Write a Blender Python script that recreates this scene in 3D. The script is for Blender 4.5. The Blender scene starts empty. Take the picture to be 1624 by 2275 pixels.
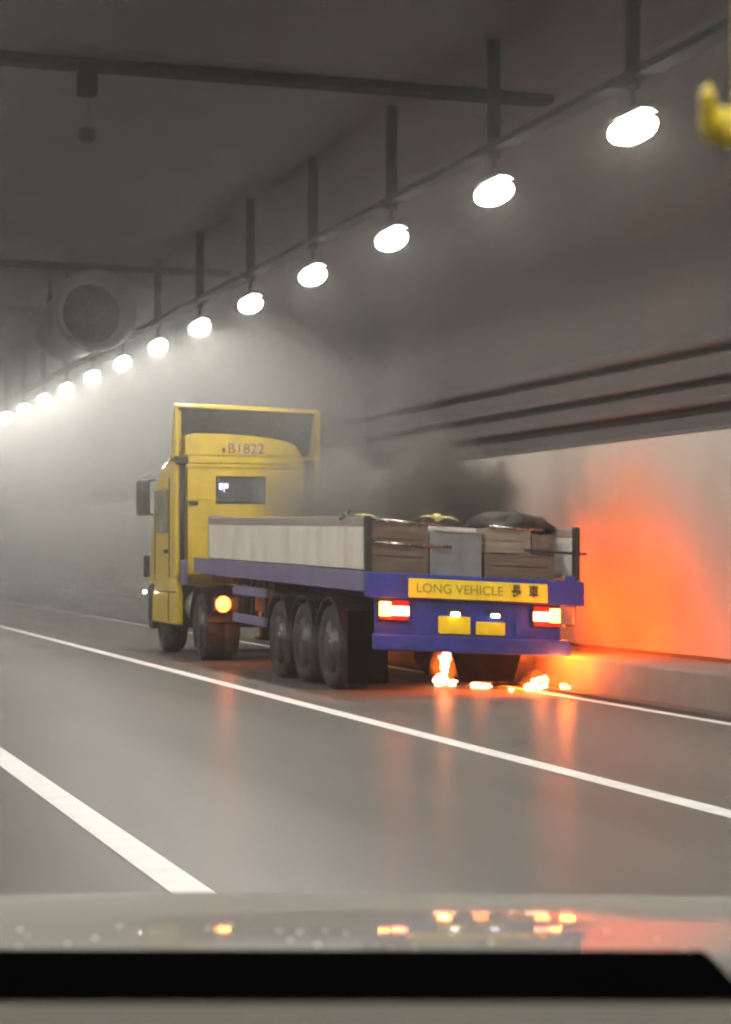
import bpy, bmesh, math, random
from mathutils import Vector, Matrix, noise as mnoise
random.seed(7)
R = math.radians
scene = bpy.context.scene
C = scene.collection

# ---------------------------------------------------------------- camera, world, exposure
cam_d = bpy.data.cameras.new('camera')
cam = bpy.data.objects.new('camera', cam_d); C.objects.link(cam)
YAW = math.atan(0.33)
cam.location = (0, 0, 1.68)
cam.rotation_euler = (R(90), 0, -YAW)
cam_d.sensor_fit = 'HORIZONTAL'; cam_d.sensor_width = 36
cam_d.lens = 36 * 4400 / 1624
cam_d.shift_y = 89 / 1624
cam_d.clip_start = 0.05; cam_d.clip_end = 500
cam_d.dof.use_dof = True; cam_d.dof.focus_distance = 8.5; cam_d.dof.aperture_fstop = 13
scene.camera = cam

world = bpy.data.worlds.new('World'); scene.world = world; world.use_nodes = True
wn = world.node_tree.nodes; wl = world.node_tree.links
sky = wn.new('ShaderNodeTexSky'); sky.sky_type = 'NISHITA'; sky.sun_disc = False
sky.sun_elevation = R(1.0); sky.sun_rotation = R(200)
wl.new(sky.outputs[0], wn['Background'].inputs[0]); wn['Background'].inputs[1].default_value = 0.05

scene.view_settings.view_transform = 'Standard'; scene.view_settings.look = 'None'
scene.view_settings.gamma = 1; scene.view_settings.exposure = 0.50
cy = scene.cycles
cy.use_denoising = True; cy.denoising_input_passes = 'RGB_ALBEDO'
cy.max_bounces = 4; cy.diffuse_bounces = 3; cy.glossy_bounces = 2; cy.volume_bounces = 0; cy.transparent_max_bounces = 8
cy.sample_clamp_indirect = 4
cy.caustics_reflective = False; cy.caustics_refractive = False
cy.filter_width = 2.0
cy.use_adaptive_sampling = True; cy.adaptive_threshold = 0.03; cy.adaptive_min_samples = 40
cy.volume_step_rate = 2.0; cy.volume_max_steps = 256

LAMP_W = 148          # each ceiling luminaire
LAMP_COL = (1.0, 0.96, 0.87)

# ---------------------------------------------------------------- materials
def mat(name, col, rough=0.6, metal=0.0, var=0.0, vscale=4.0, bump=0.0, bscale=60.0, spec=0.5,
        dirt=None, dscale=1.5, damt=0.0, coat=0.0, stretch=(1, 1, 1)):
    m = bpy.data.materials.new(name); m.use_nodes = True
    nt = m.node_tree; b = nt.nodes['Principled BSDF']
    b.inputs['Base Color'].default_value = (*col, 1)
    b.inputs['Roughness'].default_value = rough; b.inputs['Metallic'].default_value = metal
    b.inputs['Specular IOR Level'].default_value = spec; b.inputs['Coat Weight'].default_value = coat
    if var or bump or damt:
        tc = nt.nodes.new('ShaderNodeTexCoord'); mp = nt.nodes.new('ShaderNodeMapping')
        mp.inputs['Scale'].default_value = stretch
        nt.links.new(tc.outputs['Object'], mp.inputs[0])
        cur = None
        if var:
            n = nt.nodes.new('ShaderNodeTexNoise'); n.inputs['Scale'].default_value = vscale; n.inputs['Detail'].default_value = 6
            nt.links.new(mp.outputs[0], n.inputs['Vector'])
            mr = nt.nodes.new('ShaderNodeMapRange'); mr.inputs[1].default_value = 0.3; mr.inputs[2].default_value = 0.7
            mr.inputs[3].default_value = 1 - var; mr.inputs[4].default_value = 1 + var
            nt.links.new(n.outputs['Fac'], mr.inputs[0])
            mx = nt.nodes.new('ShaderNodeVectorMath'); mx.operation = 'SCALE'
            mx.inputs[0].default_value = col; nt.links.new(mr.outputs[0], mx.inputs['Scale'])
            cur = mx.outputs[0]; nt.links.new(cur, b.inputs['Base Color'])
            rr = nt.nodes.new('ShaderNodeMapRange'); rr.inputs[3].default_value = max(0.05, rough - 0.12); rr.inputs[4].default_value = min(1, rough + 0.12)
            nt.links.new(n.outputs['Fac'], rr.inputs[0]); nt.links.new(rr.outputs[0], b.inputs['Roughness'])
        if damt:
            n2 = nt.nodes.new('ShaderNodeTexNoise'); n2.inputs['Scale'].default_value = dscale; n2.inputs['Detail'].default_value = 8
            nt.links.new(mp.outputs[0], n2.inputs['Vector'])
            m2 = nt.nodes.new('ShaderNodeMapRange'); m2.inputs[1].default_value = 0.48; m2.inputs[2].default_value = 0.72
            m2.inputs[3].default_value = 0; m2.inputs[4].default_value = damt
            nt.links.new(n2.outputs['Fac'], m2.inputs[0])
            mix = nt.nodes.new('ShaderNodeMix'); mix.data_type = 'RGBA'
            nt.links.new(m2.outputs[0], mix.inputs[0])
            if cur: nt.links.new(cur, mix.inputs[6])
            else: mix.inputs[6].default_value = (*col, 1)
            mix.inputs[7].default_value = (*dirt, 1)
            nt.links.new(mix.outputs[2], b.inputs['Base Color'])
        if bump:
            n3 = nt.nodes.new('ShaderNodeTexNoise'); n3.inputs['Scale'].default_value = bscale; n3.inputs['Detail'].default_value = 4
            nt.links.new(tc.outputs['Object'], n3.inputs['Vector'])
            bp = nt.nodes.new('ShaderNodeBump'); bp.inputs['Strength'].default_value = bump; bp.inputs['Distance'].default_value = 0.02
            nt.links.new(n3.outputs['Fac'], bp.inputs['Height']); nt.links.new(bp.outputs[0], b.inputs['Normal'])
    return m

def emit(name, col, strength, base=(0.5, 0.5, 0.5)):
    m = bpy.data.materials.new(name); m.use_nodes = True
    b = m.node_tree.nodes['Principled BSDF']
    b.inputs['Base Color'].default_value = (*base, 1)
    b.inputs['Emission Color'].default_value = (*col, 1); b.inputs['Emission Strength'].default_value = strength
    return m

M = {
 'asphalt': mat('asphalt', (0.168, 0.160, 0.145), 0.38, var=0.16, vscale=0.7, bump=0.10, bscale=55, spec=0.20,
                dirt=(0.132, 0.127, 0.117), dscale=0.35, damt=0.5, stretch=(1.0, 0.16, 1)),
 'paint_white': mat('road_paint', (0.88, 0.87, 0.85), 0.5, var=0.06, vscale=3, dirt=(0.6, 0.58, 0.55), dscale=5, damt=0.2),
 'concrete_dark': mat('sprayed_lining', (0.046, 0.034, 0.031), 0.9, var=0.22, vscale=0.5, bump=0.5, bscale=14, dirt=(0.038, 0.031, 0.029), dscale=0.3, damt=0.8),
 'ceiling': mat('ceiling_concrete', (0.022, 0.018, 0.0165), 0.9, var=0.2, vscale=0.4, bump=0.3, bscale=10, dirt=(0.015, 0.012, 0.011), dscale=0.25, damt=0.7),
 'cladding': mat('wall_cladding', (0.295, 0.272, 0.237), 0.6, var=0.05, vscale=0.8, dirt=(0.21, 0.19, 0.16), dscale=0.6, damt=0.8, stretch=(1, 1, 0.5)),
 'barrier': mat('barrier_concrete', (0.22, 0.20, 0.175), 0.8, var=0.15, vscale=1.5, bump=0.2, bscale=30, dirt=(0.12, 0.11, 0.10), dscale=0.8, damt=0.7),
 'kerb_dark': mat('gutter_dark', (0.07, 0.065, 0.06), 0.7, var=0.2, vscale=2),
 'dark_metal': mat('dark_metal', (0.03, 0.03, 0.031), 0.55, metal=0.3, var=0.2, vscale=6),
 'grey_metal': mat('galvanised', (0.36, 0.36, 0.35), 0.45, metal=0.6, var=0.15, vscale=8),
 'tray_metal': mat('tray_metal', (0.03, 0.03, 0.029), 0.9, spec=0.1, var=0.15, vscale=3),
 'soot_black': mat('soot_black', (0.008, 0.0075, 0.007), 1.0, spec=0.05),
 'pipe_paint': mat('pipe_paint', (0.04, 0.037, 0.035), 0.8, var=0.4, vscale=0.6),
 'fan_metal': mat('fan_metal', (0.10, 0.103, 0.106), 0.5, metal=0.3, var=0.15, vscale=3),
 'fan_dark': mat('fan_inside', (0.025, 0.027, 0.03), 0.8),
 'yellow': mat('yellow_paint', (0.80, 0.56, 0.03), 0.34, var=0.08, vscale=3, coat=0.4, dirt=(0.55, 0.40, 0.08), dscale=2.5, damt=0.45),
 'black_plastic': mat('black_plastic', (0.018, 0.018, 0.019), 0.5, var=0.2, vscale=10),
 'rubber': mat('tyre_rubber', (0.025, 0.024, 0.024), 0.8, var=0.3, vscale=8, dirt=(0.09, 0.08, 0.07), dscale=4, damt=0.7),
 'rim': mat('wheel_rim', (0.10, 0.10, 0.10), 0.45, metal=0.6, var=0.25, vscale=9, dirt=(0.06, 0.05, 0.05), dscale=6, damt=0.7),
 'blue': mat('blue_paint', (0.020, 0.040, 0.30), 0.42, var=0.14, vscale=4, dirt=(0.03, 0.033, 0.12), dscale=5, damt=0.85),
 'purple': mat('faded_blue_paint', (0.18, 0.155, 0.31), 0.5, var=0.12, vscale=4, dirt=(0.12, 0.10, 0.16), dscale=2, damt=0.6),
 'board': mat('grey_board', (0.74, 0.70, 0.64), 0.6, var=0.08, vscale=3, dirt=(0.38, 0.29, 0.22), dscale=1.6, damt=0.45, stretch=(1, 1.2, 0.35)),
 'board_rail': mat('board_rail', (0.30, 0.25, 0.225), 0.6, var=0.15, vscale=5),
 'crate_brown': mat('brown_wood', (0.13, 0.095, 0.07), 0.75, var=0.3, vscale=5, stretch=(0.5, 1, 3)),
 'crate_tan': mat('tan_wood', (0.23, 0.20, 0.145), 0.75, var=0.2, vscale=5, stretch=(0.5, 1, 3)),
 'crate_grey': mat('grey_steel_box', (0.19, 0.20, 0.205), 0.55, var=0.2, vscale=4, dirt=(0.12, 0.10, 0.085), dscale=3, damt=0.6),
 'white_lid': mat('white_lid', (0.55, 0.53, 0.5), 0.5, var=0.1, vscale=6),
 'steel_bar': mat('steel_bar', (0.5, 0.48, 0.46), 0.25, metal=1.0, var=0.2, vscale=9),
 'tarp': mat('dark_tarpaulin', (0.055, 0.046, 0.04), 0.7, var=0.3, vscale=3, bump=0.4, bscale=12),
 'rope': mat('yellow_rope', (0.62, 0.58, 0.20), 0.5, var=0.2, vscale=20),
 'sign_yellow': mat('sign_yellow', (0.95, 0.76, 0.03), 0.4, var=0.08, vscale=5, dirt=(0.7, 0.5, 0.05), dscale=4, damt=0.4),
 'plate_yellow': mat('plate_yellow', (0.86, 0.66, 0.012), 0.4, var=0.1, vscale=9),
 'ink_black': mat('black_lettering', (0.07, 0.05, 0.015), 0.6),
 'ink_faded': mat('faded_lettering', (0.36, 0.26, 0.03), 0.6),
 'ink_red': mat('red_brown_lettering', (0.24, 0.035, 0.02), 0.5),
 'ink_pale': mat('pale_lettering_edge', (0.78, 0.68, 0.52), 0.5),
 'glass_dark': mat('dark_window', (0.10, 0.105, 0.11), 0.15, spec=0.6),
 'red_lens': mat('red_lens', (0.35, 0.008, 0.01), 0.25, coat=0.5),
 'car_paint': mat('silver_car_paint', (0.30, 0.29, 0.265), 0.5),
 'car_black': mat('black_trim', (0.0015, 0.0015, 0.002), 1.0, spec=0.0),
 'dash': mat('grey_dashboard', (0.14, 0.137, 0.12), 1.0, spec=0.0, var=0.06, vscale=30, bump=0.1, bscale=400),
 'gold': mat('gold_charm', (0.95, 0.74, 0.06), 0.35, metal=0.15, var=0.2, vscale=80),

 'amber_lit': emit('amber_lit', (1.0, 0.34, 0.04), 9),
 'amber_deep': emit('amber_deep', (1.0, 0.16, 0.02), 6),
 'red_lit': emit('red_lit', (1.0, 0.13, 0.07), 5),
 'brake_lit': emit('brake_lit', (1.0, 0.30, 0.15), 7),
 'white_lit': emit('white_lit', (1.0, 0.97, 0.9), 9),
 'blue_lit': emit('blue_white_lit', (0.65, 0.72, 1.0), 7),
 'screen_lit': emit('screen_lit', (0.55, 0.55, 1.0), 2.2),
 'marker_lit': emit('marker_lit', (1.0, 0.86, 0.66), 9),
}
def glow_glass(name, col, strength):
    # luminous glass: shines by itself and lets the bulb inside shine through
    m = bpy.data.materials.new(name); m.use_nodes = True; nt = m.node_tree
    nt.nodes.remove(nt.nodes['Principled BSDF'])
    e = nt.nodes.new('ShaderNodeEmission'); e.inputs[0].default_value = (*col, 1); e.inputs[1].default_value = strength
    t = nt.nodes.new('ShaderNodeBsdfTransparent'); a = nt.nodes.new('ShaderNodeAddShader')
    nt.links.new(e.outputs[0], a.inputs[0]); nt.links.new(t.outputs[0], a.inputs[1]); nt.links.new(a.outputs[0], nt.nodes['Material Output'].inputs['Surface'])
    return m
M['lamp_lens'] = glow_glass('lamp_lens', LAMP_COL, 14)
def asphalt_sheen(m, fac, rough):
    nt = m.node_tree; b = nt.nodes['Principled BSDF']; b.inputs['Specular IOR Level'].default_value = 0.0
    for l in list(b.inputs['Roughness'].links): nt.links.remove(l)
    b.inputs['Roughness'].default_value = 1.0
    g = nt.nodes.new('ShaderNodeBsdfGlossy'); g.inputs['Roughness'].default_value = rough; g.inputs['Color'].default_value = (1, 1, 1, 1)
    x = nt.nodes.new('ShaderNodeMixShader'); x.inputs[0].default_value = fac
    for l in list(b.inputs['Normal'].links): nt.links.new(l.from_socket, g.inputs['Normal'])
    nt.links.new(b.outputs[0], x.inputs[1]); nt.links.new(g.outputs[0], x.inputs[2]); nt.links.new(x.outputs[0], nt.nodes['Material Output'].inputs['Surface'])
asphalt_sheen(M['asphalt'], 0.085, 0.25)
asphalt_sheen(M['car_paint'], 0.30, 0.03)
def flame_mat():
    m = bpy.data.materials.new('flame'); m.use_nodes = True
    nt = m.node_tree; b = nt.nodes['Principled BSDF']
    tc = nt.nodes.new('ShaderNodeTexCoord'); n = nt.nodes.new('ShaderNodeTexNoise'); n.inputs['Scale'].default_value = 14
    nt.links.new(tc.outputs['Object'], n.inputs['Vector'])
    cr = nt.nodes.new('ShaderNodeValToRGB'); e = cr.color_ramp.elements
    e[0].position = 0.36; e[0].color = (1.0, 0.20, 0.03, 1); e[1].position = 0.55; e[1].color = (1.0, 0.60, 0.30, 1)
    nt.links.new(n.outputs['Fac'], cr.inputs[0]); nt.links.new(cr.outputs[0], b.inputs['Emission Color'])
    b.inputs['Emission Strength'].default_value = 6
    b.inputs['Base Color'].default_value = (0.1, 0.05, 0.02, 1)
    return m
M['flame'] = flame_mat()
for k_ in ('lamp_lens', 'amber_deep', 'amber_lit', 'red_lit', 'brake_lit', 'white_lit', 'blue_lit', 'screen_lit', 'marker_lit', 'flame'):
    M[k_].cycles.emission_sampling = 'NONE'

def volume_mat(name, dens, col, aniso=0.0):
    m = bpy.data.materials.new(name); m.use_nodes = True; nt = m.node_tree
    nt.nodes.remove(nt.nodes['Principled BSDF'])
    v = nt.nodes.new('ShaderNodeVolumePrincipled'); v.inputs['Color'].default_value = (*col, 1)
    v.inputs['Density'].default_value = dens; v.inputs['Anisotropy'].default_value = aniso
    nt.links.new(v.outputs[0], nt.nodes['Material Output'].inputs['Volume'])
    return m, nt, v

# ---------------------------------------------------------------- mesh helpers
class MB:
    def __init__(s): s.v = []; s.f = []
    def add(s, vs, fs):
        o = len(s.v); s.v += [tuple(v) for v in vs]; s.f += [tuple(i + o for i in f) for f in fs]; return s
    def box(s, x0, x1, y0, y1, z0, z1):
        return s.add([(x0,y0,z0),(x1,y0,z0),(x1,y1,z0),(x0,y1,z0),(x0,y0,z1),(x1,y0,z1),(x1,y1,z1),(x0,y1,z1)],
                     [(0,3,2,1),(4,5,6,7),(0,1,5,4),(1,2,6,5),(2,3,7,6),(3,0,4,7)])
    def prism(s, poly, a0, a1, axis='x'):
        n = len(poly)
        def P(a, p, q): return (a,p,q) if axis == 'x' else ((p,a,q) if axis == 'y' else (p,q,a))
        vs = [P(a0,*p) for p in poly] + [P(a1,*p) for p in poly]
        fs = [tuple(range(n))[::-1], tuple(range(n, 2*n))] + [(i,(i+1)%n,n+(i+1)%n,n+i) for i in range(n)]
        return s.add(vs, fs)
    def tube(s, pts, r, n=8):
        pts = [Vector(p) for p in pts]; rings = []
        for i, p in enumerate(pts):
            d = (pts[min(i+1,len(pts)-1)] - pts[max(i-1,0)]).normalized()
            u = d.orthogonal().normalized() if i == 0 else (u - d*u.dot(d)).normalized()
            w = d.cross(u); rr = r[i] if isinstance(r, (list, tuple)) else r
            rings.append([p + (u*math.cos(2*math.pi*k/n) + w*math.sin(2*math.pi*k/n))*rr for k in range(n)])
        vs = [v for g in rings for v in g]; fs = []
        for i in range(len(pts)-1):
            for k in range(n): fs.append((i*n+k, i*n+(k+1)%n, (i+1)*n+(k+1)%n, (i+1)*n+k))
        fs.append(tuple(range(n))[::-1]); fs.append(tuple(range((len(pts)-1)*n, len(pts)*n)))
        return s.add(vs, fs)
    def lathe(s, prof, centre, axis='x', n=28, caps=True):
        # prof: list of (along, radius)
        vs = []; fs = []
        for a, r in prof:
            for k in range(n):
                t = 2*math.pi*k/n; p, q = r*math.cos(t), r*math.sin(t)
                d = (a,p,q) if axis == 'x' else ((q,a,p) if axis == 'y' else (p,q,a))
                vs.append(tuple(centre[i]+d[i] for i in range(3)))
        for i in range(len(prof)-1):
            for k in range(n): fs.append((i*n+k, i*n+(k+1)%n, (i+1)*n+(k+1)%n, (i+1)*n+k))
        if caps: fs.append(tuple(range(n))[::-1]); fs.append(tuple(range((len(prof)-1)*n, len(prof)*n)))
        return s.add(vs, fs)
    def blob(s, c, rad, amp=0.2, freq=2.0, seed=0, sub=3):
        bm = bmesh.new(); bmesh.ops.create_icosphere(bm, subdivisions=sub, radius=1)
        vs = []
        for v in bm.verts:
            k = 1 + amp*mnoise.noise(v.co*freq + Vector((seed*7.1, seed*3.3, seed)))
            vs.append((c[0]+v.co.x*rad[0]*k, c[1]+v.co.y*rad[1]*k, c[2]+v.co.z*rad[2]*k))
        fs = [tuple(v.index for v in f.verts) for f in bm.faces]; bm.free()
        return s.add(vs, fs)
    def build(s, name, m, parent=None, fn=None, bevel=0.0, smooth=False, loc=None):
        me = bpy.data.meshes.new(name)
        vs = [fn(*v) for v in s.v] if fn else s.v
        me.from_pydata(vs, [], s.f); me.update()
        bm = bmesh.new(); bm.from_mesh(me); bmesh.ops.recalc_face_normals(bm, faces=bm.faces); bm.to_mesh(me); bm.free()
        me.materials.append(M[m] if isinstance(m, str) else m)
        if smooth: me.polygons.foreach_set('use_smooth', [True]*len(me.polygons))
        o = bpy.data.objects.new(name, me); C.objects.link(o)
        if parent: o.parent = parent
        if loc: o.location = loc
        if bevel:
            b = o.modifiers.new('bevel', 'BEVEL'); b.width = bevel; b.segments = 2; b.limit_method = 'ANGLE'; b.angle_limit = R(40)
        return o
def tag(o, label=None, cat=None, group=None, kind=None):
    if label: o['label'] = label
    if cat: o['category'] = cat
    if group: o['group'] = group
    if kind: o['kind'] = kind
    return o
def empty(name, loc, label=None, cat=None, group=None):
    o = bpy.data.objects.new(name, None); C.objects.link(o); o.location = loc; o.empty_display_size = 0.2
    return tag(o, label, cat, group)
def copy_tree(o, parent=None):
    c = o.copy(); C.objects.link(c); c.parent = parent
    for ch in list(o.children): copy_tree(ch, c)
    return c
def light(name, kind, loc, energy, col, parent=None, radius=0.05, rot=None, spot=None, blend=0.5):
    d = bpy.data.lights.new(name, kind); d.energy = energy; d.color = col; d.shadow_soft_size = radius
    if kind == 'SPOT': d.spot_size = R(spot); d.spot_blend = blend
    o = bpy.data.objects.new(name, d); C.objects.link(o); o.location = loc
    if rot: o.rotation_euler = rot
    if parent: o.parent = parent
    return o
def text_mesh(name, body, size, m, parent, loc, extrude=0.004, bold=0.0, shear_fn=None, align='CENTER', sx=1.0):
    cu = bpy.data.curves.new(name, 'FONT'); cu.body = body; cu.size = size; cu.extrude = extrude; cu.offset = bold
    cu.align_x = align; cu.align_y = 'CENTER'
    ob = bpy.data.objects.new(name, cu); C.objects.link(ob)
    me = bpy.data.meshes.new_from_object(ob.evaluated_get(bpy.context.evaluated_depsgraph_get()))
    bpy.data.objects.remove(ob)
    # text lies in XY facing +Z: stand it up facing -Y
    for v in me.vertices:
        x, y, z = v.co; p = (loc[0]+x*sx, loc[1]-z, loc[2]+y)
        v.co = shear_fn(*p) if shear_fn else p
    me.materials.clear(); me.materials.append(M[m]); me.name = name
    o = bpy.data.objects.new(name, me); C.objects.link(o); o.parent = parent
    return o

# ---------------------------------------------------------------- the tunnel (X across, Y along, Z up)
Y0, Y1 = -40, 130
road = MB().add([(-7,Y0,0),(10.2,Y0,0),(10.2,Y1,0),(-7,Y1,0)], [(0,1,2,3)]).build('road', 'asphalt'); tag(road, kind='structure')
def line(x, w, y0, y1, label):
    return tag(MB().add([(x-w/2,y0,0.004),(x+w/2,y0,0.004),(x+w/2,y1,0.004),(x-w/2,y1,0.004)], [(0,1,2,3)]).build('lane_line', 'paint_white', road), label)
line(2.25, 0.21, Y0, Y1, 'broad white line nearest the bonnet')
line(6.19, 0.19, Y0, Y1, 'long white line running past the lorry')
line(9.42, 0.13, Y0, Y1, 'thin white edge line beside the barrier')

kerb = empty('kerb_barrier', (9.85, 22, 0), 'low concrete kerb barrier along the foot of the tunnel wall', 'barrier')
MB().prism([(0,0.04),(0.02,0.40),(0.05,0.42),(1.2,0.42),(1.2,-0.1),(0,-0.1)], Y0-22, Y1-22, 'y').build('barrier_body', 'barrier', kerb)
MB().box(-0.26, -0.002, Y0-22, Y1-22, 0.004, 0.035).build('gutter', 'kerb_dark', kerb)

wall = empty('tunnel_wall', (10.9, 22, 0), 'tunnel side wall with pale cladding below a dark upper lining', 'wall')
tag(MB().box(0, 0.06, Y0-22, Y1-22, 0.47, 3.08).build('cladding', 'cladding', wall), 'pale cream cladding glowing orange beside the lorry')
MB().box(0.035, 0.12, Y0-22, Y1-22, 0.40, 0.47).build('base_gap', 'kerb_dark', wall)
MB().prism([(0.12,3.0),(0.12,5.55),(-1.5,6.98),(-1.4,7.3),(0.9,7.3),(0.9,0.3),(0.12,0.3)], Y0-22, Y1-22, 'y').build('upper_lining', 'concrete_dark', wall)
MB().box(-0.02, 0.13, Y0-22, Y1-22, 3.083, 3.12).build('cladding_cap', 'dark_metal', wall)
lw = tag(MB().box(-7.6, -7, Y0, Y1, -0.1, 7.3).build('tunnel_wall', 'cladding'), 'opposite pale tunnel wall on the far left outside the view', 'wall')
ceil = empty('tunnel_ceiling', (4, 22, 7.0), 'dark flat concrete tunnel ceiling crossed by darker ribs', 'ceiling')
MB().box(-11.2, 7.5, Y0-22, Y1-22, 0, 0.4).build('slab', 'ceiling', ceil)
for yy in (6.2, 21.3, 36.4, 51.5, 66.6):
    MB().box(-11, 5.3, yy-22-0.16, yy-22+0.16, -0.10, 0.002).build('rib', 'soot_black', ceil, bevel=0.03)

jb = empty('junction_box', (3.82, 21.1, 6.55), 'dark junction box under the nearest ceiling rib', 'junction box')
MB().box(-0.1, 0.1, -0.1, 0.1, 0.02, 0.36).build('box_body', 'soot_black', jb, bevel=0.02)
MB().tube([(0,0,0.03),(0,0,-0.32)], 0.012).build('stem', 'dark_metal', jb)
MB().lathe([(-0.48,0.05),(-0.44,0.09),(-0.34,0.09),(-0.31,0.03)], (0,0,0), 'z', 14).build('sensor_head', 'tray_metal', jb)

# pipes and cable trays on the dark upper wall
for i, (z, r, y0, y1, lab) in enumerate(((3.42, 0.05, -38, 128, 'lowest thin pipe on the dark lining just above the pale cladding'),
                             (3.72, 0.04, -38, 128, 'middle pipe of the three on the dark upper wall'),
                             (4.12, 0.085, -38, 128, 'topmost and thickest pipe on the dark upper wall'))):
    p = empty('wall_pipe', (10.9, 22, z), lab, 'pipe', 'pipes along the upper wall')
    MB().tube([(0, y0-22, 0), (0, 0, 0), (0, y1-22, 0)], r, 10).build('pipe_run', 'concrete_dark', p, smooth=True)

# cable tray over the lamps and the lamps themselves
tray = empty('cable_tray', (7.7, 22, 5.84), 'long thin cable tray running above the row of lamps', 'cable tray')
MB().box(-0.09, 0.09, Y0-22, Y1-22, -0.012, 0.0).box(-0.09, -0.08, Y0-22, Y1-22, 0, 0.06).box(0.08, 0.09, Y0-22, Y1-22, 0, 0.06).build('tray_channel', 'tray_metal', tray)

def make_lamp():
    t = empty('tunnel_lamp', (0, 0, 0))
    MB().box(-0.065, 0.065, -0.02, 0.02, 0.30, 1.56).build('hanger', 'tray_metal', t)
    MB().tube([(0,0,0.10),(0,0,0.36)], 0.03).build('stem', 'dark_metal', t)
    MB().prism([(-0.12,0.045),(-0.05,0.08),(0.05,0.08),(0.12,0.045),(0.12,0.06),(0.06,0.12),(-0.06,0.12),(-0.12,0.06)], -0.28, 0.28, 'y').build('housing', 'dark_metal', t, bevel=0.02)
    n = 20; vs = []; fs = []
    for j in range(9):
        a = (j/8-0.5)*math.pi
        for k in range(n):
            th = 2*math.pi*k/n; e = 0.75
            cx = math.copysign(abs(math.cos(th))**e, math.cos(th)); sy = math.copysign(abs(math.sin(th))**e, math.sin(th))
            vs.append((0.15*cx*math.cos(a)**0.8, 0.36*sy*math.cos(a)**0.8, -0.05+(0.11 if a > 0 else 0.13)*math.sin(a)))
    for j in range(8):
        for k in range(n): fs.append((j*n+k, j*n+(k+1)%n, (j+1)*n+(k+1)%n, (j+1)*n+k))
    MB().add(vs, fs).build('lens', 'lamp_lens', t, smooth=True)
    light('lamp_light', 'SPOT', (0, 0, -0.05), LAMP_W, LAMP_COL, t, 0.10, (0, 0, 0), 180, 0.25)
    return t
proto = make_lamp()
SP, V0 = 3.258, 15.83
ORD = ['nearest and largest', 'second', 'third', 'fourth', 'fifth', 'sixth', 'seventh', 'eighth', 'ninth', 'tenth', 'eleventh', 'twelfth', 'thirteenth']
for n in range(-5, 18):
    o = proto if n == -5 else copy_tree(proto)
    o.location = (7.7, V0 + SP*n, 5.46)
    if 0 <= n < 13:
        lab = 'bright ceiling lamp, %s of the row counted from the right of the picture' % ORD[n]
    elif n < 0: lab = 'ceiling lamp of the same row before the nearest visible one, out of the picture'
    else: lab = 'ceiling lamp deep in the tunnel beyond the last visible one of the row'
    tag(o, lab, 'lamp', 'ceiling lamps in a long receding row')

added_row = None  # unseen second lamp row, added to light the road and the lorry's left side
for n in range(-6, 9):
    o = copy_tree(proto); o.location = (0.3, V0 + SP*n, 5.46)
    for ch in o.children:
        if ch.type == 'LIGHT':
            if added_row is None: added_row = ch.data.copy(); added_row.energy = LAMP_W*1.0
            ch.data = added_row
    tag(o, 'added ceiling lamp of an assumed second row over the car, out of the picture', 'lamp', 'added ceiling lamps of an assumed second row')

# jet fan hung from the ceiling
fan = empty('jet_fan', (6.71, 36.2, 6.12), 'round tunnel jet fan hanging from the ceiling in the haze', 'fan')
MB().lathe([(-0.02,0.70),(-0.05,0.74),(0.0,0.78),(0.25,0.68),(0.3,0.64),(3.0,0.64),(3.0,0.56),(0.3,0.56),(0.1,0.62),(-0.02,0.70)], (0,0,0), 'y', 40, caps=False).build('casing', 'fan_metal', fan, smooth=True)
MB().lathe([(0.55,0.565),(0.56,0.565)], (0,0,0), 'y', 32).build('dark_duct', 'fan_dark', fan)
hub = MB().lathe([(0.2,0.02),(0.24,0.12),(0.32,0.17),(0.54,0.18)], (0,0,0), 'y', 20).build('hub', 'fan_dark', fan, smooth=True)
for k in range(8):
    a = 2*math.pi*k/8; b = a + 0.35
    MB().add([(0.15*math.cos(a),0.36,0.15*math.sin(a)),(0.54*math.cos(a),0.34,0.54*math.sin(a)),(0.54*math.cos(b),0.46,0.54*math.sin(b)),(0.15*math.cos(b),0.50,0.15*math.sin(b))], [(0,1,2,3)]).build('blade', 'fan_dark', fan)
for yy in (0.5, 2.5):
    for xx in (-0.45, 0.45):
        MB().box(xx-0.04, xx+0.04, yy-0.04, yy+0.04, 0.42, 1.38).build('bracket', 'dark_metal', fan)

# ---------------------------------------------------------------- wheels
def wheel(parent, x_out, y, side, r=0.52, w=0.5, name='wheel', z=None, flat=0.0):
    # side -1: outer face towards -x
    z = r if z is None else z
    g = empty(name, (x_out, y, z)); g.parent = parent
    d = -side
    prof = [(0.04,r*0.60),(0.0,r*0.80),(0.02,r*0.95),(0.07,r),(w*0.44,r),(w*0.48,r*0.9),(w*0.52,r*0.9),(w*0.56,r),(w-0.06,r),(w,r*0.9),(w,r*0.6)]
    MB().lathe([(a*d, rr) for a, rr in prof], (0,0,0), 'x', 36, caps=False).build('tyre', 'rubber', g, smooth=True)
    MB().lathe([(0.03*d,r*0.62),(0.12*d,r*0.58),(0.16*d,r*0.40),(0.15*d,r*0.28),(0.03*d,r*0.24),(0.0,r*0.10)], (0,0,0), 'x', 28).build('rim', 'rim', g, smooth=True)
    return g

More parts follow.
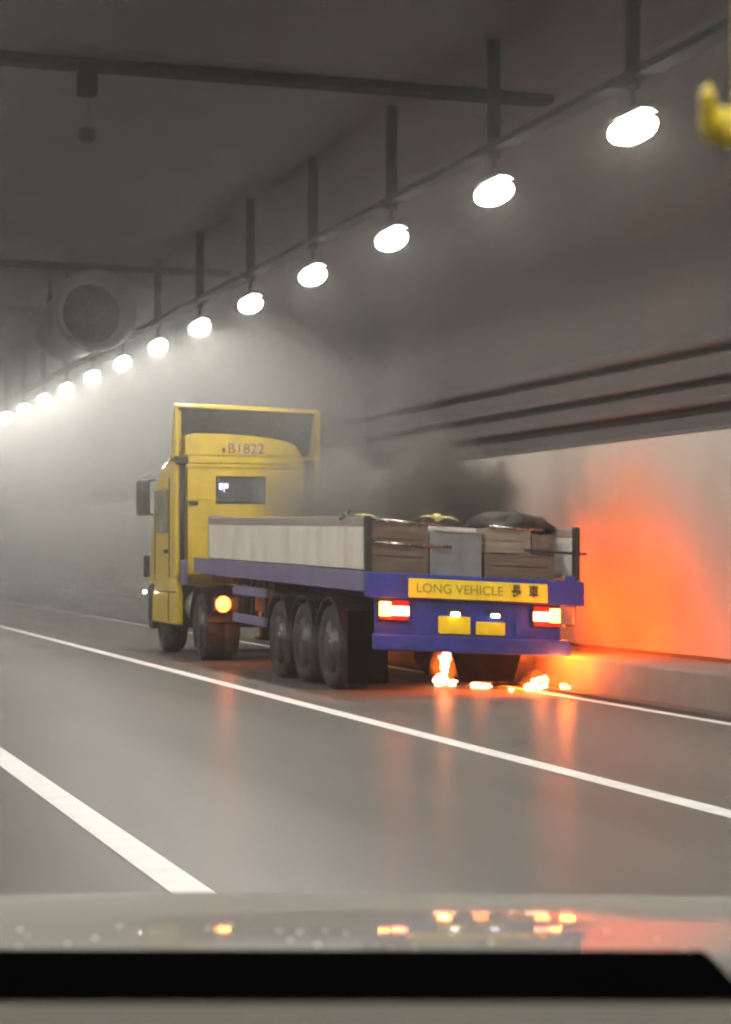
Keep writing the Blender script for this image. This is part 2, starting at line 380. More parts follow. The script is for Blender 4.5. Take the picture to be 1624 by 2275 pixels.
# ---------------------------------------------------------------- trailer
ROLL, PITCH = -0.048, 0.0158
def sh(x, y, z): return (x, y, z + ROLL*x + PITCH*y)
T = empty('flatbed_trailer', (7.15, 21.62, 0), 'blue flatbed lorry trailer with grey side boards leaning to its right', 'trailer')
def tp(mb, name, m, bevel=0.008, parent=None, smooth=False): return mb.build(name, m, parent or T, sh, bevel, smooth)
tp(MB().box(0.06, 2.64, 0.12, 8.6, 1.39, 1.44), 'deck', 'crate_brown')
tag(tp(MB().box(0, 0.06, 0.12, 8.6, 1.22, 1.46), 'side_rail', 'purple'), 'faded violet left side rail')
tp(MB().box(2.64, 2.70, 0.12, 8.6, 1.22, 1.46), 'side_rail', 'purple')
rb = tp(MB().box(0, 2.72, -0.04, 0.12, 1.16, 1.455), 'rear_beam', 'blue', 0.015)
tp(MB().box(2.50, 2.60, -0.03, 0.05, 1.455, 1.52), 'rope_hook', 'blue', 0.01, rb)
for x in (0.78, 1.80): tp(MB().box(x, x+0.14, 0.1, 8.4, 0.92, 1.385), 'chassis_beam', 'blue')
for k in range(7): tp(MB().box(0.07, 2.63, 0.9+k*1.1, 1.0+k*1.1, 1.24, 1.385), 'cross_member', 'purple')
tp(MB().box(0.58, 2.03, 0.035, 0.09, 0.60, 1.155), 'rear_panel', 'blue')
for a, b in ((0.12, 0.58), (2.03, 2.44)): tp(MB().box(a, b, 0.045, 0.10, 0.60, 1.155), 'lamp_bracket', 'blue')
tp(MB().box(0.08, 2.54, -0.05, 0.07, 0.56, 0.75), 'bumper', 'blue', 0.02)
for x in (0.75, 1.85): tp(MB().box(x, x+0.1, 0.0, 0.3, 0.6, 0.95), 'bumper_arm', 'blue')
sg = tp(MB().box(0.49, 2.23, -0.065, -0.045, 1.185, 1.405), 'long_vehicle_sign', 'sign_yellow', 0.004)
tag(sg, 'yellow sign board with dark lettering')
tp(MB().box(0.475, 2.245, -0.058, -0.043, 1.172, 1.184), 'sign_edge', 'dark_metal', 0, sg)
text_mesh('lettering', 'LONG VEHICLE', 0.155, 'ink_faded', sg, (1.12, -0.069, 1.292), 0.002, shear_fn=sh, sx=1.02)
text_mesh('lettering', '長', 0.16, 'ink_black', sg, (1.83, -0.069, 1.30), 0.002, 0.004, sh, sx=0.8)
text_mesh('lettering', '車', 0.16, 'ink_black', sg, (2.05, -0.069, 1.30), 0.002, 0.004, sh, sx=0.8)
p1 = tp(MB().box(0.88, 1.28, 0.005, 0.02, 0.775, 0.98), 'number_plate', 'plate_yellow', 0.006)
p2 = tp(MB().box(1.35, 1.72, 0.005, 0.02, 0.775, 0.93), 'number_plate', 'plate_yellow', 0.006)
for x, mm in ((1.08, 'white_lit'), (1.58, 'blue_lit')):
    g = tp(MB().box(x-0.10, x+0.10, -0.02, 0.03, 1.0, 1.07), 'plate_lamp', 'black_plastic', 0.01)
    tp(MB().box(x-0.055, x+0.055, -0.045, -0.018, 0.985, 1.03), 'plate_lamp_lens', mm, 0.012, g)
for a, b, outer in ((0.13, 0.52, 0), (2.05, 2.42, 1)):
    g = tp(MB().box(a, b, -0.02, 0.045, 0.90, 1.16), 'tail_lamp', 'black_plastic', 0.012)
    w = b - a
    am = (a+0.012, a+w*0.40) if not outer else (b-w*0.40, b-0.012)
    rd = (a+w*0.42, b-0.012) if not outer else (a+0.012, b-w*0.42)
    tp(MB().box(*am, -0.04, -0.018, 0.955, 1.12), 'turn_lens', 'amber_lit', 0.012, g)
    tp(MB().box(*rd, -0.04, -0.018, 0.965, 1.075), 'brake_lens', 'brake_lit', 0.012, g)
    tp(MB().box(*rd, -0.036, -0.018, 1.08, 1.145), 'reflector', 'red_lens', 0.008, g)
    tp(MB().box(a+0.012, b-0.012, -0.036, -0.018, 0.91, 0.952), 'reflector', 'red_lens', 0.008, g)
    light('tail_glow', 'POINT', (a+w/2, -0.22, 1.0+ROLL*(a+b)/2), 5, (1.0, 0.10, 0.03), T, 0.08)
mk = tp(MB().tube([(2.46,0.02,1.16),(2.62,0.02,1.15),(2.62,0.02,0.93),(2.48,0.02,0.92)], 0.013), 'marker_bracket', 'dark_metal', 0)
for s_ in (0, 1):
    for y in (1.58, 2.73, 3.88):
        wheel(T, 0.03 if not s_ else 2.60, y, -1 if not s_ else 1)
        x0 = 0.02 if not s_ else 2.06
        arc = [(y + 0.57*math.cos(a), 0.52 + 0.62*math.sin(a)) for a in [R(25+13*k) for k in range(11)]]
        arc2 = [(y + 0.545*math.cos(a), 0.52 + 0.595*math.sin(a)) for a in [R(25+13*k) for k in range(11)]][::-1]
        MB().prism(arc + arc2, x0, x0+0.54).build('mudguard', 'dark_metal', T)
    xa, xb = (0.05, 0.55) if not s_ else (1.36, 2.30)
    MB().prism([(xa,0.98),(xb,0.98),(xb,0.5),(xb-0.12*s_,0.10),(xa+0.12*s_,0.10),(xa,0.5)], 0.86, 0.875, 'y').build('mud_flap', 'car_black', T)
for y in (1.58, 2.73, 3.88): MB().tube([(0.4,y,0.52),(2.3,y,0.52)], 0.07, 12).build('axle', 'dark_metal', T)
for z, (a, b) in ((0.60, (4.55, 6.3)), (1.0, (4.55, 6.3))):
    tag(tp(MB().box(0.03, 0.08, a, b, z-0.02, z+0.11), 'side_guard', 'purple'), 'faded violet side guard rail')
for y in (4.7, 5.4, 6.15): tp(MB().box(0.08, 0.13, y, y+0.08, 0.58, 1.385), 'guard_post', 'dark_metal')
for x in (0.55, 2.05): tp(MB().box(x, x+0.12, 6.6, 6.75, 0.35, 1.385).box(x-0.06, x+0.18, 6.55, 6.8, 0.3, 0.35), 'landing_leg', 'dark_metal')
tp(MB().box(0.25, 0.75, 4.8, 6.0, 0.75, 1.2), 'tool_box', 'dark_metal', 0.02)
# drop-side boards
for s_, x0 in ((0, 0.005), (1, 2.645)):
    for k in range(3):
        a, b = 0.16 + k*2.5, 0.16 + k*2.5 + 2.47
        bd = tp(MB().box(x0, x0+0.045, a, b, 1.475, 1.975), 'side_board', 'board', 0.006)
        if s_ == 0:
            for q in (0.6, 1.25, 1.9): tp(MB().box(x0-0.004, x0+0.002, a+q, a+q+0.05, 1.49, 1.96), 'stiffener', 'board', 0.003, bd)
    tp(MB().box(x0-0.008, x0+0.055, 0.10, 7.66, 1.978, 2.085), 'top_rail', 'board_rail', 0.01)
for x in (0.0, 2.62): tp(MB().box(x, x+0.075, 0.03, 0.11, 1.46, 2.10), 'corner_post', 'dark_metal', 0.006)
tp(MB().box(0.02, 2.68, 7.68, 7.74, 1.45, 2.12), 'headboard', 'board_rail')
tp(MB().tube([(-0.02,0.95,2.06),(0.0,0.62,2.16)], 0.02), 'lashing_lever', 'steel_bar', 0)
# front of the trailer: gooseneck plate and blue front corner
tp(MB().box(0.3, 2.4, 7.3, 8.6, 1.1, 1.21), 'kingpin_plate', 'dark_metal')
# burning right side: fire light on tyre and wall come from the lamps and flames below

# ---------------------------------------------------------------- the load
def crate(name, x0, x1, y0, y1, z0, z1, m, label, planks=3, cat='crate'):
    g = empty(name, (7.15+(x0+x1)/2, 21.62+y0, 0), label, cat)
    ox, oy = (x0+x1)/2, y0
    def f(x, y, z): p = sh(x, y, z); return (p[0]-ox, p[1]-oy, p[2])
    MB().box(x0+0.012, x1-0.012, y0+0.02, y1, z0, z1-0.01).build('box_body', m, g, f, 0.008)
    h = (z1-z0)/planks
    for k in range(planks):
        MB().box(x0+0.03, x1-0.03, y0+0.004, y0+0.022, z0+k*h+0.008, z0+(k+1)*h-0.008).build('plank', m, g, f, 0.004)
    for x in (x0, x1-0.07): MB().box(x, x+0.07, y0-0.012, y0+0.006, z0, z1).build('batten', m, g, f, 0.004)
    return g
crate('crate', 0.09, 0.80, 0.14, 1.3, 1.445, 2.04, 'crate_brown', 'dark brown wooden crate at the left rear corner of the trailer')
crate('steel_box', 0.83, 1.48, 0.17, 1.2, 1.445, 1.965, 'crate_grey', 'blue-grey steel box in the middle of the trailer rear', 1, 'box')
crate('crate', 1.51, 2.40, 0.14, 1.3, 1.445, 1.74, 'crate_brown', 'dark brown lower crate at the right rear of the trailer', 2)
crate('crate', 1.53, 2.10, 0.15, 1.2, 1.745, 2.04, 'crate_tan', 'tan crate stacked on the right rear lower crate', 2)
crate('crate', 2.12, 2.42, 0.16, 1.1, 1.745, 2.0, 'crate_brown', 'small brown crate at the right rear corner beside the tan crate', 1)
o = MB().box(-0.24, 0.24, 0, 0.6, 0, 0.055).build('white_lid', 'white_lid', None, lambda x,y,z: (x, y, z+ROLL*x+PITCH*y), 0.01, loc=(7.15+1.17, 21.62+0.15, 1.97+ROLL*1.17)); tag(o, 'white flat lid lying on the blue-grey steel box', 'lid')
def bar(pts, r, label):
    c = sum((Vector(p) for p in pts), Vector())/len(pts); c = Vector(sh(*c))
    o = MB().tube([Vector(sh(*p))-c for p in pts], r, 8).build('lashing_bar', 'steel_bar', None, None, 0, True, loc=Vector((7.15, 21.62, 0))+c)
    tag(o, label, 'bar', 'steel bars across the load'); return o
bar([(0.08,0.11,1.80),(0.5,0.105,1.795),(1.1,0.13,1.79)], 0.014, 'shiny steel bar across the dark brown left crate')
bar([(0.06,0.12,2.06),(0.6,0.11,2.055),(1.0,0.13,2.04)], 0.016, 'shiny steel bar along the top edge of the left crate')
bar([(1.55,0.12,2.06),(2.0,0.12,2.05),(2.25,0.14,2.04)], 0.014, 'shiny steel bar along the top edge of the tan crate')
b4 = bar([(2.0,0.10,1.80),(2.4,0.10,1.79),(2.80,0.08,1.785)], 0.016, 'dark rod sticking out to the right of the load'); b4.data.materials[0] = M['dark_metal']
# tarpaulined bundle filling the bed behind the crates
tarp = MB(); nx, ny = 18, 46; vs = []; fs = []
for j in range(ny+1):
    for i in range(nx+1):
        u, v = i/nx, j/ny; x = 0.12 + 2.44*u; y = 1.35 + 6.2*v
        e = min(u, 1-u)*6; e = min(1, e); ev = min(1, min(v, 1-v)*12)
        z = 1.46 + (0.60 + 0.05*u*0 + 0.10*mnoise.noise(Vector((x*1.3, y*0.9, 3))) + 0.05*mnoise.noise(Vector((x*4, y*3, 9))))*math.sqrt(e*ev)
        vs.append(sh(x, y, z))
for j in range(ny):
    for i in range(nx): a = j*(nx+1)+i; fs.append((a, a+1, a+nx+2, a+nx+1))
oo = tarp.add(vs, fs).build('tarpaulin', 'tarp', smooth=True, loc=(7.15, 21.62, 0)); tag(oo, 'dark tarpaulin bundle filling the trailer bed behind the crates', 'tarpaulin')
hp = MB().blob((0,0,0.02), (0.42,0.5,0.16), 0.6, 2.4, 3).blob((0.35,0.1,-0.02), (0.28,0.35,0.09), 0.6, 3, 5).build('charred_heap', 'tarp', smooth=True, loc=(7.15+2.0, 21.62+0.75, 2.0)); tag(hp, 'dark charred heap on the right rear crates', 'debris')
def knot(x, y, z, s, label):
    g = empty('rope_knot', (7.15+x, 21.62+y, z), label, 'rope', 'yellow lashing rope knots')
    MB().blob((0,0,0.03*s), (0.06*s,0.06*s,0.055*s), 0.5, 3, 2, 2).build('knot', 'rope', g, smooth=True)
    MB().tube([(-0.22*s,0,0.03*s),(-0.15*s,0,0.045*s),(0,0,0.03*s)], [0.006,0.012,0.018]).build('rope_end', 'rope', g, smooth=True)
    MB().tube([(0,0,0.03*s),(0.16*s,0,0.03*s),(0.26*s,0,-0.01)], [0.018,0.012,0.006]).build('rope_end', 'rope', g, smooth=True)
knot(0.98, 0.30, 2.06, 1.0, 'larger yellow rope knot above the white lid')
knot(0.27, 0.9, 2.10, 0.55, 'smaller yellow rope knot above the left crate')

# ---------------------------------------------------------------- tractor unit
M['side_glass'] = mat('side_glass', (0.30, 0.27, 0.17), 0.2)
K = empty('truck_tractor', (7.15, 31.5, 0), 'yellow lorry tractor unit with tall roof deflector and rear number', 'truck')
def kp(mb, name, m='yellow', bevel=0.012, parent=None, smooth=False): return mb.build(name, m, parent or K, None, bevel, smooth)
cab = kp(MB().prism([(0.0,1.30),(0.0,3.26),(0.35,3.27),(1.0,3.12),(1.5,2.82),(1.82,2.15),(2.02,1.35),(2.08,1.15),(1.95,1.12),(0.3,1.12)], 0.0, 2.45), 'cab', 'yellow', 0.05)
# rear wall skin with horizontal ridges
rw = kp(MB().box(0.17, 2.14, -0.035, 0.01, 1.32, 3.06), 'rear_wall', 'yellow', 0.01)
kp(MB().box(0.15, 2.16, -0.07, -0.01, 3.055, 3.115), 'ridge', 'yellow', 0.02, rw)
kp(MB().box(0.16, 2.15, -0.045, 0.0, 3.13, 3.245), 'ridge', 'yellow', 0.012, rw)
kp(MB().box(0.15, 0.75, -0.055, -0.03, 2.535, 2.56), 'ridge', 'yellow', 0.008, rw)
kp(MB().box(0.20, 0.36, -0.058, -0.034, 2.44, 2.51), 'grab_recess', 'black_plastic', 0.008, rw)
wd = kp(MB().box(0.66, 1.50, -0.052, -0.034, 2.47, 2.92), 'rear_window', 'black_plastic', 0.02, rw)
kp(MB().box(0.69, 1.47, -0.058, -0.050, 2.50, 2.89), 'pane', 'glass_dark', 0.01, rw)
kp(MB().box(0.71, 0.765, -0.066, -0.060, 2.70, 2.80).box(0.785, 0.80, -0.066, -0.060, 2.66, 2.81).box(0.82, 0.86, -0.066, -0.060, 2.72, 2.80), 'lit_display', 'screen_lit', 0.003, rw)
# domed roof end carrying the number
dome = [(0.15,3.25),(0.15,3.58),(0.30,3.615),(0.8,3.615),(1.28,3.59),(1.65,3.55),(1.90,3.50),(2.03,3.43),(2.11,3.33),(2.13,3.25)]
rf = kp(MB().prism(dome, -0.03, 0.95, 'y'), 'roof_dome', 'yellow', 0.03)
text_mesh('number_lettering', 'B1822', 0.235, 'ink_pale', rf, (1.17, -0.032, 3.365), 0.001, 0.010, sx=1.05)
text_mesh('number_lettering', 'B1822', 0.235, 'ink_red', rf, (1.17, -0.036, 3.365), 0.001, 0.0, sx=1.05)
kp(MB().box(0.775, 0.815, -0.036, -0.031, 3.30, 3.385).box(0.765, 0.825, -0.036, -0.031, 3.34, 3.355), 'small_mark', 'ink_red', 0, rf)
# roof air deflector: hollow hood open to the rear
dfl = kp(MB().prism([(-0.02,3.15),(-0.02,3.98),(0.08,4.06),(0.20,3.98),(0.42,3.27),(0.42,3.15)], 0.0, 0.05), 'deflector_side', 'yellow', 0.012)
kp(MB().prism([(-0.02,2.98),(-0.02,3.92),(0.08,4.02),(0.20,3.94),(0.52,3.27),(0.52,2.98)], 2.40, 2.45), 'deflector_side', 'yellow', 0.012)
kp(MB().add([(0.0,-0.02,4.03),(2.45,-0.02,3.97),(2.45,0.16,4.03),(0,0.16,4.09),(0.0,-0.02,4.08),(2.45,-0.02,4.02),(2.45,0.16,4.06),(0,0.16,4.12)],
            [(0,1,2,3),(4,7,6,5),(0,4,5,1),(1,5,6,2),(2,6,7,3),(3,7,4,0)]), 'deflector_top', 'yellow', 0.02)
kp(MB().add([(0.05,0.16,4.06),(2.40,0.16,4.0),(2.40,0.60,3.27),(0.05,0.60,3.27),(0.05,0.20,4.07),(2.40,0.20,4.02),(2.40,0.64,3.28),(0.05,0.64,3.28)],
            [(0,1,2,3),(4,7,6,5),(0,4,5,1),(1,5,6,2),(2,6,7,3),(3,7,4,0)]), 'deflector_front', 'dark_metal', 0)
kp(MB().tube([(0.08,0.03,3.30),(0.08,0.05,3.98)], 0.022), 'deflector_strut', 'yellow', 0, None, True)
# left rear exhaust stack, extender and trims
kp(MB().tube([(0.09,-0.10,1.28),(0.09,-0.10,2.2),(0.095,-0.10,3.16)], 0.045, 10), 'exhaust_stack', 'black_plastic', 0, None, True)
kp(MB().box(-0.02, 0.17, -0.18, 0.0, 3.10, 3.24), 'stack_bracket', 'black_plastic', 0.02)
kp(MB().box(0.165, 0.185, -0.05, -0.03, 1.35, 3.05), 'wall_seam', 'black_plastic', 0)
kp(MB().box(2.16, 2.34, -0.06, 0.0, 1.4, 3.2), 'air_intake', 'black_plastic', 0.02)
kp(MB().box(-0.03, 0.0, 0.55, 1.45, 2.0, 2.72), 'side_window', 'side_glass', 0.01)
kp(MB().box(-0.012, 0.0, 0.45, 0.475, 1.2, 2.9), 'door_seam', 'black_plastic', 0)
kp(MB().box(-0.012, 0.0, 1.55, 1.575, 1.2, 2.7), 'door_seam', 'black_plastic', 0)
kp(MB().box(-0.03, 0.0, 0.58, 0.78, 1.66, 1.72), 'door_handle', 'black_plastic', 0.01)
# skirts, bumper, steps
for x0 in (-0.02, 2.37):
    kp(MB().prism([(-0.2,0.50),(-0.22,1.0),(-0.05,1.17),(0.25,1.28),(1.5,1.20),(1.72,0.9),(1.75,0.50)], x0, x0+0.10), 'skirt', 'yellow', 0.03)
kp(MB().box(-0.028, -0.02, -0.1, 1.6, 1.02, 1.04), 'skirt_seam', 'black_plastic', 0)
kp(MB().box(-0.028, -0.02, 0.42, 0.445, 0.55, 1.02), 'skirt_seam', 'black_plastic', 0)
kp(MB().prism([(1.80,0.38),(1.80,1.15),(2.12,1.12),(2.15,0.45),(2.05,0.36)], 0.0, 2.45), 'front_bumper', 'black_plastic', 0.03)
for side, x0 in ((-1, -0.26), (1, 2.48)):
    mr = kp(MB().box(x0, x0+0.23, 1.78, 1.95, 2.30, 2.92), 'mirror', 'black_plastic', 0.05)
    kp(MB().tube([(x0+0.12,1.86,2.88),(x0+0.12+0.20*(-side),1.80,2.92)], 0.02), 'mirror_arm', 'black_plastic', 0, mr)
    kp(MB().tube([(x0+0.12,1.86,2.36),(x0+0.12+0.20*(-side),1.80,2.30)], 0.02), 'mirror_arm', 'black_plastic', 0, mr)
kp(MB().box(-0.12, -0.02, 1.9, 1.96, 1.25, 1.62), 'corner_mirror', 'black_plastic', 0.02)
ml = kp(MB().tube([(-0.02,1.88,1.0),(-0.10,1.88,1.0)], 0.02), 'marker_stalk', 'black_plastic', 0)
kp(MB().blob((-0.12,1.86,1.0), (0.036,0.036,0.036), 0, 1, 0, 2), 'marker_lens', 'marker_lit', 0, ml, True)
for x in (0.80, 1.50): kp(MB().box(x, x+0.10, -2.3, 1.9, 0.72, 0.98), 'chassis_rail', 'dark_metal')
kp(MB().box(0.75, 1.7, -1.9, -0.9, 0.98, 1.12), 'fifth_wheel', 'dark_metal', 0.03)
kp(MB().lathe([(-0.75,0.02),(-0.75,0.26),(-0.15,0.26),(-0.15,0.02)], (0.36,0,0.80), 'y', 20), 'fuel_tank', 'grey_metal', 0, None, True)
kp(MB().box(0.02, 0.10, -0.45, -0.25, 1.15, 1.55), 'side_fairing', 'purple', 0.02)
for s_ in (0, 1):
    wheel(K, 0.05 if not s_ else 2.40, 1.2, -1 if not s_ else 1, 0.52, 0.33)
    wheel(K, 0.04 if not s_ else 2.41, -1.45, -1 if not s_ else 1, 0.52, 0.54)
    y = -1.45; x0 = 0.03 if not s_ else 1.88
    arc = [(y + 0.60*math.cos(a), 0.52 + 0.64*math.sin(a)) for a in [R(8+16.4*k) for k in range(11)]]
    arc2 = [(y + 0.575*math.cos(a), 0.52 + 0.615*math.sin(a)) for a in [R(8+16.4*k) for k in range(11)]][::-1]
    MB().prism(arc + arc2, x0, x0+0.55).build('mudguard', 'dark_metal', K)
for x0, fl in ((0.06, 0), (1.93, 1)):
    g = kp(MB().box(x0, x0+0.46, -2.32, -2.22, 0.78, 1.0), 'tail_lamp', 'black_plastic', 0.02)
    a = (x0+0.02, x0+0.28) if not fl else (x0+0.18, x0+0.44)
    b = (x0+0.37, x0+0.43) if not fl else (x0+0.03, x0+0.09)
    cxm = (a[0]+a[1])/2
    kp(MB().lathe([(-2.37,0.07),(-2.35,0.105),(-2.31,0.125)], (cxm,0,0.89), 'y', 20), 'turn_lens', 'amber_deep', 0, g, True)
    kp(MB().box(*b, -2.345, -2.31, 0.81, 0.98), 'brake_lens', 'red_lit', 0.015, g)
    light('tail_glow', 'POINT', (cxm, -2.6, 0.89), 16, (1.0, 0.20, 0.03), K, 0.1)

# ---------------------------------------------------------------- fire
def flame(x, y, lumps, label, watts):
    mb = MB()
    for k, (dx, dz, rx, rz) in enumerate(lumps):
        mb.blob((dx, 0.02*k, dz), (rx, rx*0.8, rz), 0.75, 2.0, k+x*3, 3)
    o = mb.build('flame', 'flame', smooth=True, loc=(x, y, 0.0)); tag(o, label, 'fire', 'flames under the trailer')
    fm, nt, v = volume_mat('flame_gas', 0.0, (0, 0, 0)); v.inputs['Emission Strength'].default_value = 2.6; v.inputs['Emission Color'].default_value = (1.0, 0.16, 0.015, 1)
    hb = MB()
    xs = [l[0] for l in lumps]; zt = max(l[1]+l[3] for l in lumps); rx = (max(xs)-min(xs))/2 + max(l[2] for l in lumps)*1.25
    hb.blob(((max(xs)+min(xs))/2, 0.03, zt*0.55), (rx, 0.16, zt*0.75), 0.7, 1.8, x*5, 3).build('flame_gas', fm, o, smooth=True)
    light('fire_light', 'POINT', (-0.15, -0.40, 0.36), watts*0.6, (1.0, 0.16, 0.02), o, 0.10)
    return o
flame(8.69, 23.17, [(0.0,0.34,0.065,0.11),(0.005,0.22,0.045,0.11),(-0.05,0.08,0.085,0.07),(0.08,0.045,0.09,0.04)], 'tall flame standing under the middle of the trailer rear', 22)
flame(8.98, 22.70, [(-0.05,0.04,0.07,0.04),(0.06,0.03,0.08,0.03)], 'low flame on the road just right of the tall flame', 6)
flame(9.12, 22.05, [(0,0.025,0.03,0.022)], 'tiny ember on the road between the flames', 0.5)
flame(9.54, 22.15, [(-0.11,0.05,0.085,0.04),(0.0,0.085,0.09,0.07),(0.07,0.10,0.055,0.075)], 'wide flame at the right rear wheel', 14)
flame(9.73, 21.85, [(0,0.05,0.05,0.045),(0.03,0.03,0.05,0.025)], 'small flame closest to the kerb barrier', 42)
light('wheel_fire_light', 'POINT', (2.44, 0.42, 0.80), 400, (1.0, 0.11, 0.008), T, 0.16)
light('wheel_fire_light', 'POINT', (2.84, 0.75, 1.55), 60, (1.0, 0.11, 0.008), T, 0.16)

# ---------------------------------------------------------------- the car the view is taken from
CAR = empty('car', (0.0, 0.0, 0.0), 'silver car bonnet with black cowl and grey dashboard along the bottom edge', 'car')
CAR.rotation_euler = (0, 0, -YAW)
S0, S1, D0, D1 = R(5.2), R(9.73), 1.30, 2.24
Z_R = 1.68 - 1.30*math.tan(R(11.36))
def bz(d, x=0.0):
    z = Z_R - 0.0123*(x+0.37) - 0.01*(x-0.35)**2 + 0.005
    if d <= D0: return z + (D0-max(d, 1.27))*math.tan(S0*0.9) - max(0, 1.27-d)*0.38
    N = 60
    for k in range(N):
        q = D0 + (d-D0)*(k+0.5)/N
        s_ = S0 + (S1-S0)*(q-D0)/(D1-D0) if q < D1 else S1 + (q-D1)/0.22*R(50)
        z -= math.tan(min(s_, R(80)))*(d-D0)/N
    return z
vs = []; fs = []; nu, nv = 40, 72
for j in range(nv+1):
    for i in range(nu+1):
        x = -0.55 + 1.80*i/nu; d = 1.13 + (2.50-1.13)*j/nv
        vs.append((x, d - 0.10*max(0, abs(x-0.35)-0.45)**2*(d-1.0), bz(d, x)))
for j in range(nv):
    for i in range(nu): a = j*(nu+1)+i; fs.append((a, a+1, a+nu+2, a+nu+1))
MB().add(vs, fs).build('bonnet', 'car_paint', CAR, smooth=True)
def zy(y, d): return 1.68 - (y-1226)/4400*d
cw = [(1.12, zy(2330,1.12)), (1.12, zy(2240,1.12)), (1.19, zy(2119,1.19)), (1.21, zy(2107,1.21)), (1.24, zy(2112,1.24)), (1.25, zy(2330,1.25))]
MB().add([(-0.6, d, z) for d, z in cw] + [((0.228, 0.224, 0.207, 0.206, 0.21, 0.232)[k], d, z-0.0012) for k, (d, z) in enumerate(cw)],
         [tuple(range(6))[::-1], tuple(range(6, 12))] + [(i, (i+1) % 6, 6+(i+1) % 6, 6+i) for i in range(6)]).build('cowl_trim', 'car_black', CAR)
ds = [(0.40, zy(3300,0.40)), (0.40, zy(3100,0.40)), (0.60, zy(2560,0.60)), (0.80, zy(2285,0.80)), (0.855, zy(2234,0.855)), (0.875, zy(2228,0.875)), (0.89, zy(2237,0.89)), (0.90, zy(2420,0.90))]
MB().prism(ds, -0.5, 1.2).build('dashboard', 'dash', CAR, bevel=0.004)
MB().prism([(1.05,0.5),(1.05,1.33),(1.6,1.26),(2.0,1.12),(2.10,0.9),(2.08,0.35),(1.05,0.35)], -0.45, 1.15).build('front_body', 'car_paint', CAR, bevel=0.03)
for s_ in (-1, 1): wheel(CAR, 0.35+0.86*s_, 1.45, s_, 0.34, 0.22)
dr = MB()
for k in range(26):
    d = random.uniform(1.31, 1.5); x = random.uniform(-0.2, 0.22)*d; r = random.uniform(0.001, 0.003)
    dr.blob((x, d, bz(d, x)+r*0.2), (r, r, r*0.55), 0.1, 2, k, 1)
tag(dr.build('water_drops', mat('water_drop', (0.75,0.75,0.72), 0.1), CAR, smooth=True), kind='stuff')

ch = empty('hanging_charm', (0.459, 0.849, 1.89), 'blurred golden yellow charm hanging at the upper right edge', 'charm')
ch.rotation_euler = (0, 0, -YAW)
MB().blob((0.006,0,-0.006), (0.013,0.006,0.008), 0.7, 2.2, 4, 3).build('charm_body', 'gold', ch, smooth=True)
MB().blob((-0.006,0,0.005), (0.004,0.003,0.009), 0.5, 2.2, 8, 2).build('charm_leaf', 'gold', ch, smooth=True)
MB().tube([(0.008,0,0.0),(0.009,0,0.2)], 0.0014, 6).build('cord', 'gold', ch)

# ---------------------------------------------------------------- smoke and haze
hm, _, _ = volume_mat('haze', 0.0019, (0.93, 0.93, 0.90), 0.78)
hz = MB().box(-13, 13, Y0-4, Y1+4, -1.0, 8.2).build('haze', hm); tag(hz, 'thin pale haze filling the tunnel', 'haze', kind='stuff')

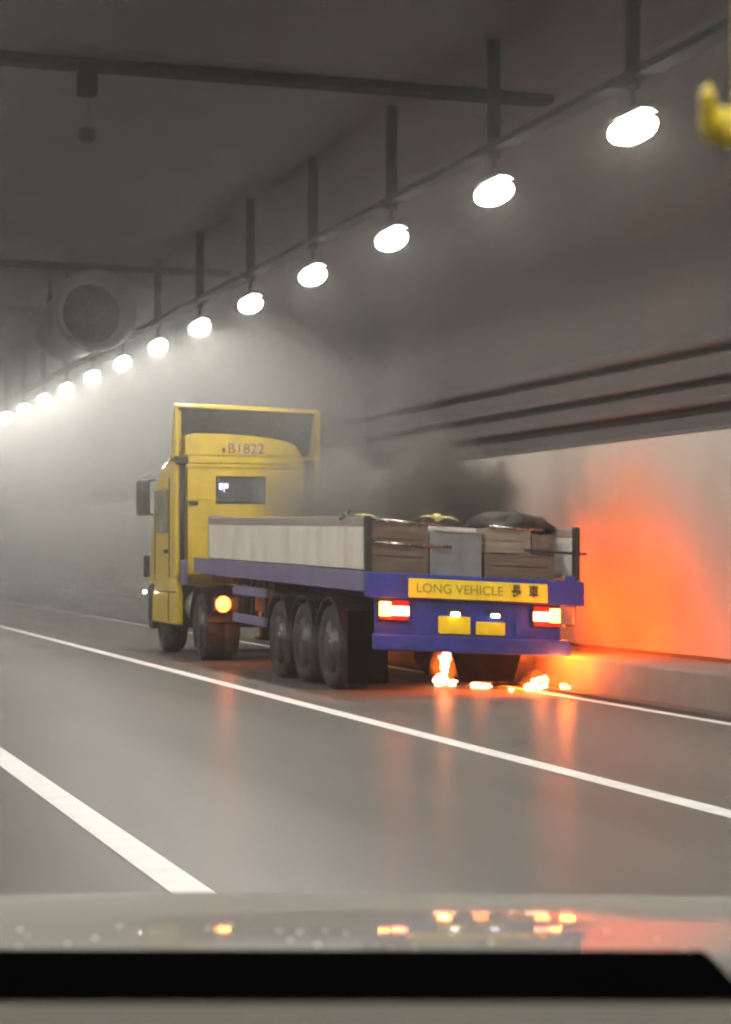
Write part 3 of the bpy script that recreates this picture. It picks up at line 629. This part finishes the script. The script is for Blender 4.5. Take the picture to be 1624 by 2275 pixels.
# smoke banks thicken the air further along the tunnel
for k, (y0, d) in enumerate(((32.0, 0.034), (44.0, 0.024))):
    sm, _, _ = volume_mat('smoke_bank', d, (0.88, 0.89, 0.87), 0.3)
    o = MB().box(-6.9+0.1*k, 10.84, y0, Y1-2, 0.02+0.01*k, 6.85-0.02*k).build('smoke', sm)
    tag(o, 'pale smoke hanging beyond the cab' if k == 0 else 'denser pale smoke far along the tunnel', 'smoke', kind='stuff')
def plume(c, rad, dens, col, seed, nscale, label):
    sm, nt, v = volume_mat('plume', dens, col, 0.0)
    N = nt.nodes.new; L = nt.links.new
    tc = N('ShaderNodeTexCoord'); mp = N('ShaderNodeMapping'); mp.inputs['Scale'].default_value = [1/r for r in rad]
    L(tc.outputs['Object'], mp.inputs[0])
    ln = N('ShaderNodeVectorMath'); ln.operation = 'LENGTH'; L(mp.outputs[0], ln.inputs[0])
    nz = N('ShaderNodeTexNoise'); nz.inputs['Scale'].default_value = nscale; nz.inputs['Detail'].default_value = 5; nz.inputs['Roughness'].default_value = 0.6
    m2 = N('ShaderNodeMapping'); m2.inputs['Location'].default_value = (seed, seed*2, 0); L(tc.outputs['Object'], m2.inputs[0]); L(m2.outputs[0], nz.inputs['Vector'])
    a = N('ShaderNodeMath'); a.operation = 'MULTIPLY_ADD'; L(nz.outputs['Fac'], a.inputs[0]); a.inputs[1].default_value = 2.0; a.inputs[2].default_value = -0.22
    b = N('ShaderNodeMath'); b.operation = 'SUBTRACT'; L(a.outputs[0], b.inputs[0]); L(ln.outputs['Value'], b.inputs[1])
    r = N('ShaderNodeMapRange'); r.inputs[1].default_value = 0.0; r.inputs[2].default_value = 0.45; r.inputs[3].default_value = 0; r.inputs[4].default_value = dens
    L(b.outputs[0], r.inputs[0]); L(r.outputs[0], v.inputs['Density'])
    o = MB().blob((0,0,0), rad, 0.0, 1.5, seed, 3).build('smoke', sm, smooth=True, loc=c); tag(o, label, 'smoke', kind='stuff')
plume((8.95, 24.1, 2.38), (1.2, 1.8, 0.98), 4.0, (0.27, 0.245, 0.215), 2, 1.3, 'dark smoke puff rising over the trailer load')
plume((8.3, 27.0, 2.4), (1.1, 2.8, 0.95), 0.8, (0.42, 0.40, 0.37), 5, 1.2, 'thin brown smoke over the tarpaulin')
plume((9.4, 32.0, 3.1), (1.45, 7.5, 3.2), 0.22, (0.40, 0.39, 0.38), 7, 0.5, 'dark smoke drifting between the cab and the tunnel wall')
sm, _, _ = volume_mat('cab_smoke', 0.05, (0.85, 0.84, 0.80), 0.3)
tag(MB().blob((0,0,0), (2.2, 3.0, 2.4), 0.4, 1.4, 11, 3).build('smoke', sm, smooth=True, loc=(8.1, 31.2, 3.0)), 'pale thin smoke wrapping the cab', 'smoke', kind='stuff')
plume((10.36, 21.55, 1.35), (0.46, 1.85, 1.95), 0.95, (0.98, 0.45, 0.14), 3, 0.9, 'smoke tinted with the orange fire glow between the trailer and the tunnel wall')  # the fire's orange glow is put into the smoke colour itself
